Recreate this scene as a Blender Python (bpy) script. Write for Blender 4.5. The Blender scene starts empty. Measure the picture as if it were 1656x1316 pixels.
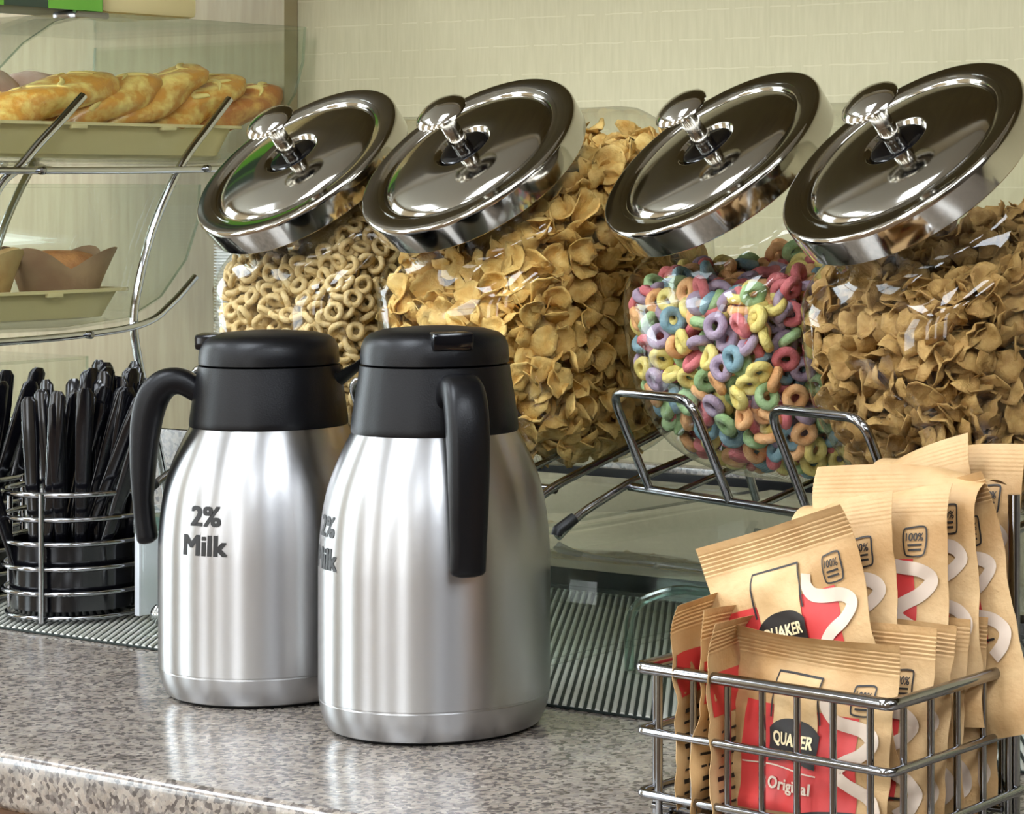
import bpy, bmesh, math, random
import numpy as np
from mathutils import Vector, Matrix, noise, Euler
random.seed(7); rng = np.random.default_rng(11)
PI = math.pi
sc = bpy.context.scene
COL = sc.collection

# ------------------------------------------------------------------ camera, light, exposure
CAM = Vector((0, 0, .367))                       # counter top is z = 0, the wall is +Y
FWD = Vector((-.54, .8416, 0)); RGT = Vector((.8416, .54, 0))
cam = bpy.data.cameras.new('camera'); cam_o = bpy.data.objects.new('camera', cam); COL.objects.link(cam_o)
cam.sensor_fit = 'HORIZONTAL'; cam.sensor_width = 36; cam.lens = 4200 * 36 / 1656
cam.shift_x = -(1500 - 828) / 1656; cam.shift_y = -(658 - 300) / 1656
cam.clip_start = .05
cam_o.location = CAM; cam_o.rotation_euler = (PI / 2, 0, math.atan2(.54, .8416))
sc.camera = cam_o
sc.view_settings.view_transform = 'Standard'; sc.view_settings.look = 'None'
sc.view_settings.exposure = 0.0; sc.view_settings.gamma = 1; sc.view_settings.use_curve_mapping = False
try:
    sc.cycles.transparent_max_bounces = 40; sc.cycles.max_bounces = 8
    sc.cycles.glossy_bounces = 5; sc.cycles.diffuse_bounces = 3; sc.cycles.caustics_reflective = False; sc.cycles.caustics_refractive = False
except Exception: pass
W = bpy.data.worlds.new('world'); sc.world = W; W.use_nodes = True
W.node_tree.nodes['Background'].inputs[0].default_value = (.85, .92, 1, 1)
W.node_tree.nodes['Background'].inputs[1].default_value = .6
LIGHT_CEIL = 20.0; LIGHT_WIN_L = 58.0; LIGHT_WIN_F = 46.0

# ------------------------------------------------------------------ helpers
def lin(c):
    return tuple(((x / 255) / 12.92 if x / 255 <= .04045 else ((x / 255 + .055) / 1.055) ** 2.4) for x in c) + (1,)
def newmat(name):
    m = bpy.data.materials.new(name); m.use_nodes = True
    nt = m.node_tree; nt.nodes.clear()
    out = nt.nodes.new('ShaderNodeOutputMaterial')
    return m, nt, out
def N(nt, t, **kw):
    n = nt.nodes.new('ShaderNode' + t)
    for k, v in kw.items(): setattr(n, k, v)
    return n
def mat(name, rgb, rough=.5, metal=0, rgb2=None, scale=40, bump=0, bscale=None, stretch=(1, 1, 1), coat=0, spec=.5, sss=0, lo=.35, hi=.65, detail=4):
    m, nt, out = newmat(name); L = nt.links
    b = N(nt, 'BsdfPrincipled'); L.new(b.outputs[0], out.inputs[0])
    b.inputs['Base Color'].default_value = lin(rgb); b.inputs['Roughness'].default_value = rough
    b.inputs['Metallic'].default_value = metal; b.inputs['Coat Weight'].default_value = coat
    b.inputs['Specular IOR Level'].default_value = spec
    if rgb2 or bump:
        tc = N(nt, 'TexCoord'); mp = N(nt, 'Mapping'); mp.inputs['Scale'].default_value = stretch
        L.new(tc.outputs['Object'], mp.inputs[0])
    if rgb2:
        nz = N(nt, 'TexNoise'); nz.inputs['Scale'].default_value = scale; nz.inputs['Detail'].default_value = detail
        L.new(mp.outputs[0], nz.inputs['Vector'])
        cr = N(nt, 'ValToRGB'); cr.color_ramp.elements[0].position = lo; cr.color_ramp.elements[1].position = hi
        cr.color_ramp.elements[0].color = lin(rgb); cr.color_ramp.elements[1].color = lin(rgb2)
        L.new(nz.outputs['Fac'], cr.inputs[0]); L.new(cr.outputs[0], b.inputs['Base Color'])
    if bump:
        n2 = N(nt, 'TexNoise'); n2.inputs['Scale'].default_value = bscale or scale; n2.inputs['Detail'].default_value = 5
        L.new(mp.outputs[0], n2.inputs['Vector'])
        bp = N(nt, 'Bump'); bp.inputs['Strength'].default_value = bump; bp.inputs['Distance'].default_value = .002
        L.new(n2.outputs['Fac'], bp.inputs['Height']); L.new(bp.outputs[0], b.inputs['Normal'])
    return m
def clear(name, tint=(236, 244, 238), ior=1.45, edge=None, mult=1.0, rough=.02):
    # thin clear plastic: fresnel reflection over a lightly tinted transmission
    m, nt, out = newmat(name); L = nt.links
    tr = N(nt, 'BsdfTransparent'); tr.inputs[0].default_value = lin(tint)
    gl = N(nt, 'BsdfGlossy'); gl.inputs['Roughness'].default_value = rough
    f0 = ((ior - 1) / (ior + 1))**2
    fr = N(nt, 'LayerWeight'); fr.inputs[0].default_value = .5
    pw = N(nt, 'Math', operation='POWER'); pw.inputs[1].default_value = 4.0; L.new(fr.outputs['Facing'], pw.inputs[0])
    mu = N(nt, 'Math', operation='MULTIPLY_ADD'); mu.inputs[1].default_value = .8*mult; mu.inputs[2].default_value = f0*mult; mu.use_clamp = True
    L.new(pw.outputs[0], mu.inputs[0])
    mx = N(nt, 'MixShader'); L.new(mu.outputs[0], mx.inputs[0]); L.new(tr.outputs[0], mx.inputs[1]); L.new(gl.outputs[0], mx.inputs[2])
    L.new(mx.outputs[0], out.inputs[0])
    return m
def emit(name, rgb, s):
    m, nt, out = newmat(name); e = N(nt, 'Emission'); e.inputs[0].default_value = lin(rgb); e.inputs[1].default_value = s
    nt.links.new(e.outputs[0], out.inputs[0]); return m

def mesh(name, v, f, smooth=True, sharp=35):
    me = bpy.data.meshes.new(name); me.from_pydata([tuple(x) for x in v], [], [tuple(x) for x in f]); me.validate(); me.update()
    if smooth:
        me.polygons.foreach_set('use_smooth', [True] * len(me.polygons))
        if sharp: me.set_sharp_from_angle(angle=math.radians(sharp))
    return me
def obj(name, me, m, parent=None, loc=None, rot=None):
    o = bpy.data.objects.new(name, me); COL.objects.link(o)
    if m and not me.materials: me.materials.append(m)
    if parent: o.parent = parent
    if loc: o.location = loc
    if rot: o.rotation_euler = rot
    return o
def empty(name, loc=(0, 0, 0), rz=0):
    o = bpy.data.objects.new(name, None); COL.objects.link(o); o.location = loc; o.rotation_euler = (0, 0, rz)
    o.empty_display_size = .02; return o
def tag(o, label, cat, group=None, kind=None):
    o['label'] = label; o['category'] = cat
    if group: o['group'] = group
    if kind: o['kind'] = kind
    return o
def struct(o, label=None):
    o['kind'] = 'structure'
    if label: o['label'] = label
    return o
class G:                                           # geometry collector for ONE mesh
    def __init__(s): s.v = []; s.f = []
    def add(s, v, f):
        k = len(s.v); s.v += [Vector(x) for x in v]; s.f += [tuple(i + k for i in q) for q in f]; return s
    def box(s, a, b):
        x0, y0, z0 = a; x1, y1, z1 = b
        return s.add([(x0,y0,z0),(x1,y0,z0),(x1,y1,z0),(x0,y1,z0),(x0,y0,z1),(x1,y0,z1),(x1,y1,z1),(x0,y1,z1)],
                     [(0,3,2,1),(4,5,6,7),(0,1,5,4),(1,2,6,5),(2,3,7,6),(3,0,4,7)])
    def lathe(s, prof, seg=48, M=None, caps=True):
        v = []; f = []
        for r, z in prof:
            for k in range(seg):
                a = 2 * PI * k / seg; v.append(Vector((r * math.cos(a), r * math.sin(a), z)))
        n = len(prof)
        for i in range(n - 1):
            for k in range(seg):
                k2 = (k + 1) % seg; f.append((i*seg+k, i*seg+k2, (i+1)*seg+k2, (i+1)*seg+k))
        if caps:
            if prof[0][0] > 1e-6: f.append(tuple(reversed(range(seg))))
            if prof[-1][0] > 1e-6: f.append(tuple((n-1)*seg + k for k in range(seg)))
        if M: v = [M @ x for x in v]
        return s.add(v, f)
    def tube(s, path, r, seg=10, closed=False, flat=1.0, up=None):
        P = [Vector(p) for p in path]; n = len(P); rr = r if hasattr(r, '__len__') else [r] * n
        v = []; f = []; prev = None
        for i in range(n):
            a = P[(i - 1) % n] if (closed or i > 0) else P[i]; b = P[(i + 1) % n] if (closed or i < n - 1) else P[i]
            t = (b - a).normalized()
            if prev is None:
                u = Vector(up) if up else (Vector((0, 0, 1)) if abs(t.z) < .9 else Vector((1, 0, 0)))
            else: u = prev
            u = (u - t * u.dot(t)).normalized(); prev = u; w = t.cross(u)
            for k in range(seg):
                q = 2 * PI * k / seg; v.append(P[i] + (u * math.cos(q) * flat + w * math.sin(q)) * rr[i])
        for i in range(n if closed else n - 1):
            j = (i + 1) % n
            for k in range(seg):
                k2 = (k + 1) % seg; f.append((i*seg+k, i*seg+k2, j*seg+k2, j*seg+k))
        if not closed: f.append(tuple(reversed(range(seg)))); f.append(tuple((n-1)*seg + k for k in range(seg)))
        return s.add(v, f)
    def build(s, name, m, parent=None, smooth=True, sharp=35, bevel=0):
        me = mesh(name, s.v, s.f, smooth and not bevel, sharp)
        bm = bmesh.new(); bm.from_mesh(me)
        bmesh.ops.recalc_face_normals(bm, faces=bm.faces)
        if bevel:
            bmesh.ops.bevel(bm, geom=list(bm.edges), offset=bevel, segments=2, affect='EDGES', profile=.6)
        bm.to_mesh(me); bm.free()
        if bevel:
            me.polygons.foreach_set('use_smooth', [True] * len(me.polygons)); me.set_sharp_from_angle(angle=math.radians(50))
        return obj(name, me, m, parent)
def catmull(pts, n=8, closed=False):
    P = [Vector(p) for p in pts]; out = []; m = len(P)
    for i in range(m if closed else m - 1):
        p0 = P[(i-1) % m] if (closed or i > 0) else P[0]; p1 = P[i]; p2 = P[(i+1) % m]
        p3 = P[(i+2) % m] if (closed or i + 2 < m) else P[-1]
        for k in range(n):
            t = k / n
            out.append(.5*((2*p1)+(p2-p0)*t+(2*p0-5*p1+4*p2-p3)*t*t+(3*p1-p0-3*p2+p3)*t**3))
    if not closed: out.append(P[-1])
    return out
def rounded(pts, r, n=5, closed=False):             # polyline with filleted corners
    P = [Vector(p) for p in pts]; out = []; m = len(P)
    for i in range(m):
        if not closed and i in (0, m - 1): out.append(P[i]); continue
        a = P[(i-1) % m]; b = P[i]; c = P[(i+1) % m]
        d1 = (a-b); d2 = (c-b); q = min(r, d1.length*.45, d2.length*.45)
        s = b + d1.normalized()*q; e = b + d2.normalized()*q
        for k in range(n + 1):
            t = k / n; out.append(s*(1-t)**2 + b*2*t*(1-t) + e*t*t)
    return out
_txt = {}
def text2d(s, bold=0.0):
    k = (s, bold)
    if k in _txt: return _txt[k]
    c = bpy.data.curves.new('t', 'FONT'); c.body = s; c.size = 1; c.resolution_u = 3; c.align_x = 'CENTER'
    o = bpy.data.objects.new('t', c); COL.objects.link(o); bpy.context.view_layer.update()
    dg = bpy.context.evaluated_depsgraph_get(); me = o.evaluated_get(dg).to_mesh()
    v = [tuple(x.co) for x in me.vertices]; f = [tuple(p.vertices) for p in me.polygons]
    o.evaluated_get(dg).to_mesh_clear(); bpy.data.objects.remove(o); bpy.data.curves.remove(c)
    xs = [p[0] for p in v]; ys = [p[1] for p in v]
    x0, x1, y0, y1 = min(xs), max(xs), min(ys), max(ys)
    v = [((p[0]-x0)/(x1-x0), (p[1]-y0)/(y1-y0)) for p in v]
    if bold:                                         # heavier strokes: shifted copies of the outline
        v0, f0 = v, f; v = []; f = []; bx = bold/(x1-x0)*(y1-y0)
        for dx, dy in ((-bx, -bold*.6), (bx, -bold*.6), (-bx, bold*.6), (bx, bold*.6), (0, 0)):
            k0 = len(v); v = v + [(p[0]*(1-2*bx)+bx+dx, p[1]*(1-1.2*bold)+.6*bold+dy) for p in v0]; f = f + [tuple(i+k0 for i in q) for q in f0]
    _txt[k] = (v, f, (x1-x0)/(y1-y0)); return _txt[k]
def project(p):
    d = Vector(p) - CAM; z = d.dot(FWD)
    return 1500 + 4200*d.dot(RGT)/z, 300 - 4200*d.z/z

# ------------------------------------------------------------------ materials
M = {}
M['chrome'] = mat('chrome', (205, 207, 210), .07, 1)
M['lid'] = mat('lid_chrome', (188, 184, 176), .095, 1)
M['wire'] = mat('wire_chrome', (150, 150, 152), .11, 1)
M['black'] = mat('black_plastic', (9, 9, 12), .36, 0, spec=.27, bump=.08, bscale=900)
M['blackgloss'] = mat('black_gloss', (9, 9, 13), .13, 0)
M['rubber'] = mat('rubber', (14, 14, 14), .45)
M['ink'] = mat('ink', (22, 20, 20), .5)
M['cream'] = mat('cream_plastic', (234, 216, 160), .38)
M['white'] = mat('white_paper', (235, 236, 232), .6)
M['jar'] = clear('jar_plastic', (247, 247, 243), 1.45)
M['acrylic'] = clear('acrylic', (250, 252, 250), 1.4, mult=.8)
M['acryl_edge'] = clear('acrylic_edge', (205, 224, 216), 1.7, mult=1.6, rough=.15)
def steel():
    m, nt, out = newmat('brushed_steel'); L = nt.links
    b = N(nt, 'BsdfPrincipled'); L.new(b.outputs[0], out.inputs[0])
    b.inputs['Base Color'].default_value = lin((178, 177, 177)); b.inputs['Metallic'].default_value = 1
    b.inputs['Roughness'].default_value = .32; b.inputs['Anisotropic'].default_value = .8; b.inputs['Anisotropic Rotation'].default_value = .25
    tg = N(nt, 'Tangent', direction_type='RADIAL', axis='Z'); L.new(tg.outputs[0], b.inputs['Tangent'])
    tc = N(nt, 'TexCoord'); mp = N(nt, 'Mapping'); mp.inputs['Scale'].default_value = (6, 6, 900)
    L.new(tc.outputs['Object'], mp.inputs[0])
    nz = N(nt, 'TexNoise'); nz.inputs['Scale'].default_value = 3; nz.inputs['Detail'].default_value = 3; L.new(mp.outputs[0], nz.inputs['Vector'])
    bp = N(nt, 'Bump'); bp.inputs['Strength'].default_value = .05; bp.inputs['Distance'].default_value = .001
    L.new(nz.outputs['Fac'], bp.inputs['Height']); L.new(bp.outputs[0], b.inputs['Normal'])
    return m
M['steel'] = steel()
def granite():
    m, nt, out = newmat('granite'); L = nt.links
    b = N(nt, 'BsdfPrincipled'); L.new(b.outputs[0], out.inputs[0])
    b.inputs['Roughness'].default_value = .16; b.inputs['Specular IOR Level'].default_value = .75
    tc = N(nt, 'TexCoord')
    v = N(nt, 'TexVoronoi'); v.inputs['Scale'].default_value = 320; v.inputs['Randomness'].default_value = 1
    n1 = N(nt, 'TexNoise'); n1.inputs['Scale'].default_value = 150; n1.inputs['Detail'].default_value = 6; n1.inputs['Roughness'].default_value = .75
    n2 = N(nt, 'TexNoise'); n2.inputs['Scale'].default_value = 45; n2.inputs['Detail'].default_value = 3
    for q in (v, n1, n2): L.new(tc.outputs['Object'], q.inputs['Vector'])
    sx = N(nt, 'SeparateColor'); L.new(v.outputs['Color'], sx.inputs[0])
    ad = N(nt, 'Math', operation='MULTIPLY_ADD'); ad.inputs[1].default_value = .45; L.new(sx.outputs[0], ad.inputs[0])
    mu = N(nt, 'Math', operation='MULTIPLY'); mu.inputs[1].default_value = .55; L.new(n1.outputs['Fac'], mu.inputs[0])
    L.new(mu.outputs[0], ad.inputs[2])
    cr = N(nt, 'ValToRGB'); e = cr.color_ramp.elements
    e[0].position = .18; e[0].color = lin((62, 56, 53)); e[1].position = .82; e[1].color = lin((208, 200, 188))
    for p, c in ((.34, (100, 92, 87)), (.47, (140, 132, 124)), (.6, (164, 154, 142)), (.7, (150, 138, 126))):
        q = e.new(p); q.color = lin(c)
    L.new(ad.outputs[0], cr.inputs[0])
    mx = N(nt, 'Mix', data_type='RGBA', blend_type='MULTIPLY'); mx.inputs[0].default_value = .45
    c2 = N(nt, 'ValToRGB'); c2.color_ramp.elements[0].color = lin((150, 140, 135)); c2.color_ramp.elements[1].color = lin((255, 255, 255))
    c2.color_ramp.elements[0].position = .35; c2.color_ramp.elements[1].position = .6
    L.new(n2.outputs['Fac'], c2.inputs[0]); L.new(cr.outputs[0], mx.inputs[6]); L.new(c2.outputs[0], mx.inputs[7])
    L.new(mx.outputs[2], b.inputs['Base Color'])
    return m
M['granite'] = granite()
def wallpaper():
    m, nt, out = newmat('wallpaper'); L = nt.links
    b = N(nt, 'BsdfPrincipled'); L.new(b.outputs[0], out.inputs[0]); b.inputs['Roughness'].default_value = .75
    tc = N(nt, 'TexCoord'); sp = N(nt, 'SeparateXYZ'); L.new(tc.outputs['Object'], sp.inputs[0])
    n0 = N(nt, 'TexNoise'); n0.inputs['Scale'].default_value = 60; L.new(tc.outputs['Object'], n0.inputs['Vector'])
    wob = N(nt, 'Math', operation='MULTIPLY_ADD'); wob.inputs[1].default_value = .0022; L.new(n0.outputs['Fac'], wob.inputs[0]); L.new(sp.outputs[2], wob.inputs[2])
    pp = N(nt, 'Math', operation='PINGPONG'); pp.inputs[1].default_value = .0141; L.new(wob.outputs[0], pp.inputs[0])
    ln = N(nt, 'Math', operation='LESS_THAN'); ln.inputs[1].default_value = .0006; L.new(pp.outputs[0], ln.inputs[0])
    mp = N(nt, 'Mapping'); mp.inputs['Scale'].default_value = (55, 1, 35.5); L.new(tc.outputs['Object'], mp.inputs[0])
    nd = N(nt, 'TexNoise'); nd.inputs['Scale'].default_value = 1; nd.inputs['Detail'].default_value = 1; L.new(mp.outputs[0], nd.inputs['Vector'])
    ds = N(nt, 'Math', operation='GREATER_THAN'); ds.inputs[1].default_value = .44; L.new(nd.outputs['Fac'], ds.inputs[0])
    an = N(nt, 'Math', operation='MULTIPLY'); L.new(ln.outputs[0], an.inputs[0]); L.new(ds.outputs[0], an.inputs[1])
    mpw = N(nt, 'Mapping'); mpw.inputs['Scale'].default_value = (220, 1, 24); L.new(tc.outputs['Object'], mpw.inputs[0])
    nw = N(nt, 'TexNoise'); nw.inputs['Scale'].default_value = 1; nw.inputs['Detail'].default_value = 4; L.new(mpw.outputs[0], nw.inputs['Vector'])
    cr = N(nt, 'ValToRGB'); cr.color_ramp.elements[0].color = lin((184, 176, 142)); cr.color_ramp.elements[1].color = lin((194, 186, 152))
    cr.color_ramp.elements[0].position = .3; cr.color_ramp.elements[1].position = .7; L.new(nw.outputs['Fac'], cr.inputs[0])
    mx = N(nt, 'Mix', data_type='RGBA'); L.new(an.outputs[0], mx.inputs[0]); L.new(cr.outputs[0], mx.inputs[6]); mx.inputs[7].default_value = lin((200, 192, 158))
    L.new(mx.outputs[2], b.inputs['Base Color'])
    hs = N(nt, 'Math', operation='MULTIPLY_ADD'); hs.inputs[1].default_value = .25; L.new(nw.outputs['Fac'], hs.inputs[0]); L.new(an.outputs[0], hs.inputs[2])
    bp = N(nt, 'Bump'); bp.inputs['Strength'].default_value = .4; bp.inputs['Distance'].default_value = .0012
    L.new(hs.outputs[0], bp.inputs['Height']); L.new(bp.outputs[0], b.inputs['Normal'])
    return m
M['wall'] = wallpaper()
M['wall_plain'] = mat('wall_paint', (186, 168, 136), .8, rgb2=(178, 160, 128), scale=3)
M['ceil'] = mat('ceiling_tile', (200, 197, 188), .85, rgb2=(190, 187, 178), scale=90)
M['floor'] = mat('carpet', (104, 82, 58), .9, rgb2=(84, 62, 44), scale=60)
M['wood'] = mat('wood', (128, 84, 36), .4, rgb2=(96, 58, 22), scale=14, stretch=(1, 1, 9))
M['darkwood'] = mat('dark_wood', (98, 84, 50), .45, rgb2=(84, 70, 40), scale=10, stretch=(8, 1, 1))
M['mat'] = mat('ribbed_plastic', (212, 212, 202), .22, 0, spec=.7)
M['mat_sheet'] = mat('mat_sheet', (40, 46, 43), .55, spec=.2)
M['kraft'] = mat('kraft_paper', (202, 168, 120), .62, rgb2=(176, 136, 86), scale=22, bump=.3, bscale=240)
M['kraft_in'] = mat('kraft_pale', (208, 176, 128), .6, rgb2=(198, 162, 112), scale=70, bump=.2, bscale=260)
M['red'] = mat('red_print', (200, 62, 58), .5, rgb2=(188, 50, 48), scale=30)
M['ribbon'] = mat('white_print', (208, 188, 168), .55)
M['print_black'] = mat('black_print', (30, 24, 20), .55)
M['print_cream'] = mat('cream_print', (236, 216, 170), .55)

# ------------------------------------------------------------------ the room
YW = 1.97                                           # wall behind the counter
XL, XR, YF, ZF, ZC = -4.3, 3.4, -3.6, -.92, 1.75
def quad(name, pts, m): return obj(name, mesh(name, pts, [(0, 1, 2, 3)], False), m)
struct(quad('floor', [(XL,YF,ZF),(XR,YF,ZF),(XR,YW,ZF),(XL,YW,ZF)], M['floor']))
struct(quad('ceiling', [(XL,YF,ZC),(XL,YW,ZC),(XR,YW,ZC),(XR,YF,ZC)], M['ceil']))
struct(quad('wall_back', [(XL,YW,ZF),(XR,YW,ZF),(XR,YW,ZC),(XL,YW,ZC)], M['wall']), 'beige wallpaper wall with dashed horizontal stitching')
struct(quad('wall_right', [(XR,YF,ZF),(XR,YF,ZC),(XR,YW,ZC),(XR,YW,ZF)], mat('wall_wood', (66, 54, 42), .6, rgb2=(54, 44, 34), scale=5)))
# left wall and the wall behind the camera, each with a window opening
def wall_with_hole(name, axis, c, holes):
    g = G(); lo, hi = (YF, YW) if axis == 'x' else (XL, XR)
    P = (lambda a, z: (c, a, z)) if axis == 'x' else (lambda a, z: (a, c, z))
    ed = lo
    for a0, a1 in sorted(holes):
        for (p, q, r, s) in ((ed, a0, ZF, ZC), (a0, a1, ZF, -.5), (a0, a1, 1.5, ZC)): g.add([P(p, r), P(q, r), P(q, s), P(p, s)], [(0, 1, 2, 3)])
        ed = a1
    g.add([P(ed, ZF), P(hi, ZF), P(hi, ZC), P(ed, ZC)], [(0, 1, 2, 3)])
    return struct(g.build(name, M['wall_plain'], smooth=False))
WINL = ((.55, 1.35), (-1.7, -.7)); WINF = ((-3.95, -3.25), (-.55, .15), (-2.2, -1.75))
wall_with_hole('wall_left', 'x', XL, WINL); wall_with_hole('wall_front', 'y', YF, WINF)
H0, H1 = -.5, 1.5
def window(name, axis, c, a0, a1, h0, h1):
    e = empty(name, (0, 0, 0)); struct(e)
    P = (lambda a, z, d=0: (c + d, a, z)) if axis == 'x' else (lambda a, z, d=0: (a, c + d, z))
    g = G()
    for a in (a0, a1): g.box(P(a - .025, h0, -.03), P(a + .025, h1, .03))
    for z in (h0, h1, (h0 + h1) / 2): g.box(P(a0, z - .025, -.03), P(a1, z + .025, .03))
    g.build('window_frame', M['white'], e, smooth=False)
k = 0
for a0, a1 in WINL: k += 1; window(f'window_{k}', 'x', XL, a0, a1, H0, H1)
for a0, a1 in WINF: k += 1; window(f'window_{k}', 'y', YF, a0, a1, H0, H1)
def area(name, loc, rot, sx, sy, power, col):
    l = bpy.data.lights.new(name, 'AREA'); l.shape = 'RECTANGLE'; l.size = sx; l.size_y = sy; l.energy = power; l.color = col
    o = bpy.data.objects.new(name, l); COL.objects.link(o); o.location = loc; o.rotation_euler = rot; return o
for a0, a1 in WINL: area('window_daylight', (XL - .08, (a0+a1)/2, .5), (0, -PI/2, 0), 2.0, a1 - a0, LIGHT_WIN_L*(a1 - a0), (.84, .95, 1))
for a0, a1 in WINF: area('window_daylight', ((a0+a1)/2, YF - .08, .5), (PI/2, 0, 0), a1 - a0, 2.0, LIGHT_WIN_F*(a1 - a0), (.95, .98, 1))
M['panel'] = emit('light_panel', (238, 246, 255), LIGHT_CEIL)
for i, (x, y) in enumerate(((-3.2, -1.9), (-3.2, .1), (-1.5, -1.9), (-1.5, .1), (.3, -1.9), (.3, .1), (2.0, -1.9), (2.0, .1))):
    e = empty('ceiling_light', (x, y, ZC)); struct(e)
    G().box((-.3, -.6, -.012), (.3, .6, -.002)).build('diffuser', M['panel'], e, smooth=False)
    g = G()
    for a, b in (((-.34, -.64, -.02), (-.3, .64, 0)), ((.3, -.64, -.02), (.34, .64, 0)), ((-.34, -.64, -.02), (.34, -.6, 0)), ((-.34, .6, -.02), (.34, .64, 0))): g.box(a, b)
    g.build('frame', M['white'], e, smooth=False)
# soffit of wall cabinets above the counter, seen only in the chrome lids
struct(G().box((-3.4, 1.52, .86), (1.2, YW - .002, ZC - .002)).build('trim_1', M['darkwood'], bevel=.006), 'dark brown cabinet soffit above the counter')
struct(G().box((-2.72, YW - .02, .1005), (-2.062, YW - .001, .85)).build('trim_2', mat('tan_trim', (166, 152, 116), .5, rgb2=(154, 138, 102), scale=12, stretch=(9, 1, 1))), 'flat tan panel on the wall behind the display')  # thin tan panel laid over the wall behind the display
# counter: granite slab with an eased front edge on a wooden base
prof = [(YW - .001, 0)]
for k in range(7):
    a = PI/2 * k/6; prof.append((1.0925 + .007 - .007*math.sin(a), -.007 + .007*math.cos(a)))
for k in range(7):
    a = PI/2 * k/6; prof.append((1.0925 + .009 - .009*math.cos(a), -.031 - .009*math.sin(a)))
prof.append((YW - .001, -.04))
g = G(); n = len(prof)
g.add([(-3.4, y, z) for y, z in prof] + [(1.2, y, z) for y, z in prof], [(i, i+1, n+i+1, n+i) for i in range(n-1)] + [(n-1, 0, n, 2*n-1), tuple(range(n)), tuple(reversed(range(n, 2*n)))])
ct = g.build('granite_counter', M['granite']); tag(ct, 'speckled grey brown polished granite countertop with eased front edge', 'countertop')
bs = G().box((-3.4, YW - .022, .0004), (1.2, YW - .0012, .100)).build('granite_backsplash', M['granite'], bevel=.003); tag(bs, 'low granite backsplash against the wall behind the jars', 'backsplash')
cb = empty('counter_base', (0, 0, ZF)); tag(cb, 'brown wooden cabinet base under the granite counter', 'cabinet')
G().box((-3.38, 1.13, .0), (1.18, YW - .005, -ZF - .0405)).build('body', M['wood'], cb, smooth=False)
for k in range(8):
    x = -3.36 + k*.565
    G().box((x, 1.112, .1), (x + .55, 1.131, -ZF - .07)).build('door', M['wood'], cb, bevel=.003)
# ribbed plastic mat: a thin sheet carrying raised ribs
rm = empty('ribbed_mat', (-1.4, 1.395, 0)); tag(rm, 'ribbed pale plastic mat lying along the counter behind the carafes', 'mat')
G().box((-.62, 0, .0003), (.62, .40, .0022)).build('sheet', M['mat_sheet'], rm, bevel=.0006)
rib_me = {}                                          # the ribs cross the sheet on the diagonal
for k in range(205):
    x = -.6155 + k*.0075
    y0 = max(.0006, (x - .6165)/.76); y1 = min(.3994, (x + .6165)/.76)     # clipped to the sheet
    if y1 - y0 < .004: continue
    key = (round(y0, 4), round(y1, 4))
    if key not in rib_me:
        g = G(); pr = [(-.0022, 0), (-.0019, .0009), (-.0009, .0014), (.0009, .0014), (.0019, .0009), (.0022, 0)]
        n = len(pr); g.add([(q - .76*y0, y0, z) for q, z in pr] + [(q - .76*y1, y1, z) for q, z in pr], [(i, i+1, n+i+1, n+i) for i in range(n-1)] + [tuple(range(n)), tuple(reversed(range(n, 2*n)))])
        o = g.build('rib', M['mat'], rm, sharp=50); rib_me[key] = o.data; o.location = (x, 0, .0021)
    else: obj('rib', rib_me[key], None, rm, (x, 0, .0021))

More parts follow.
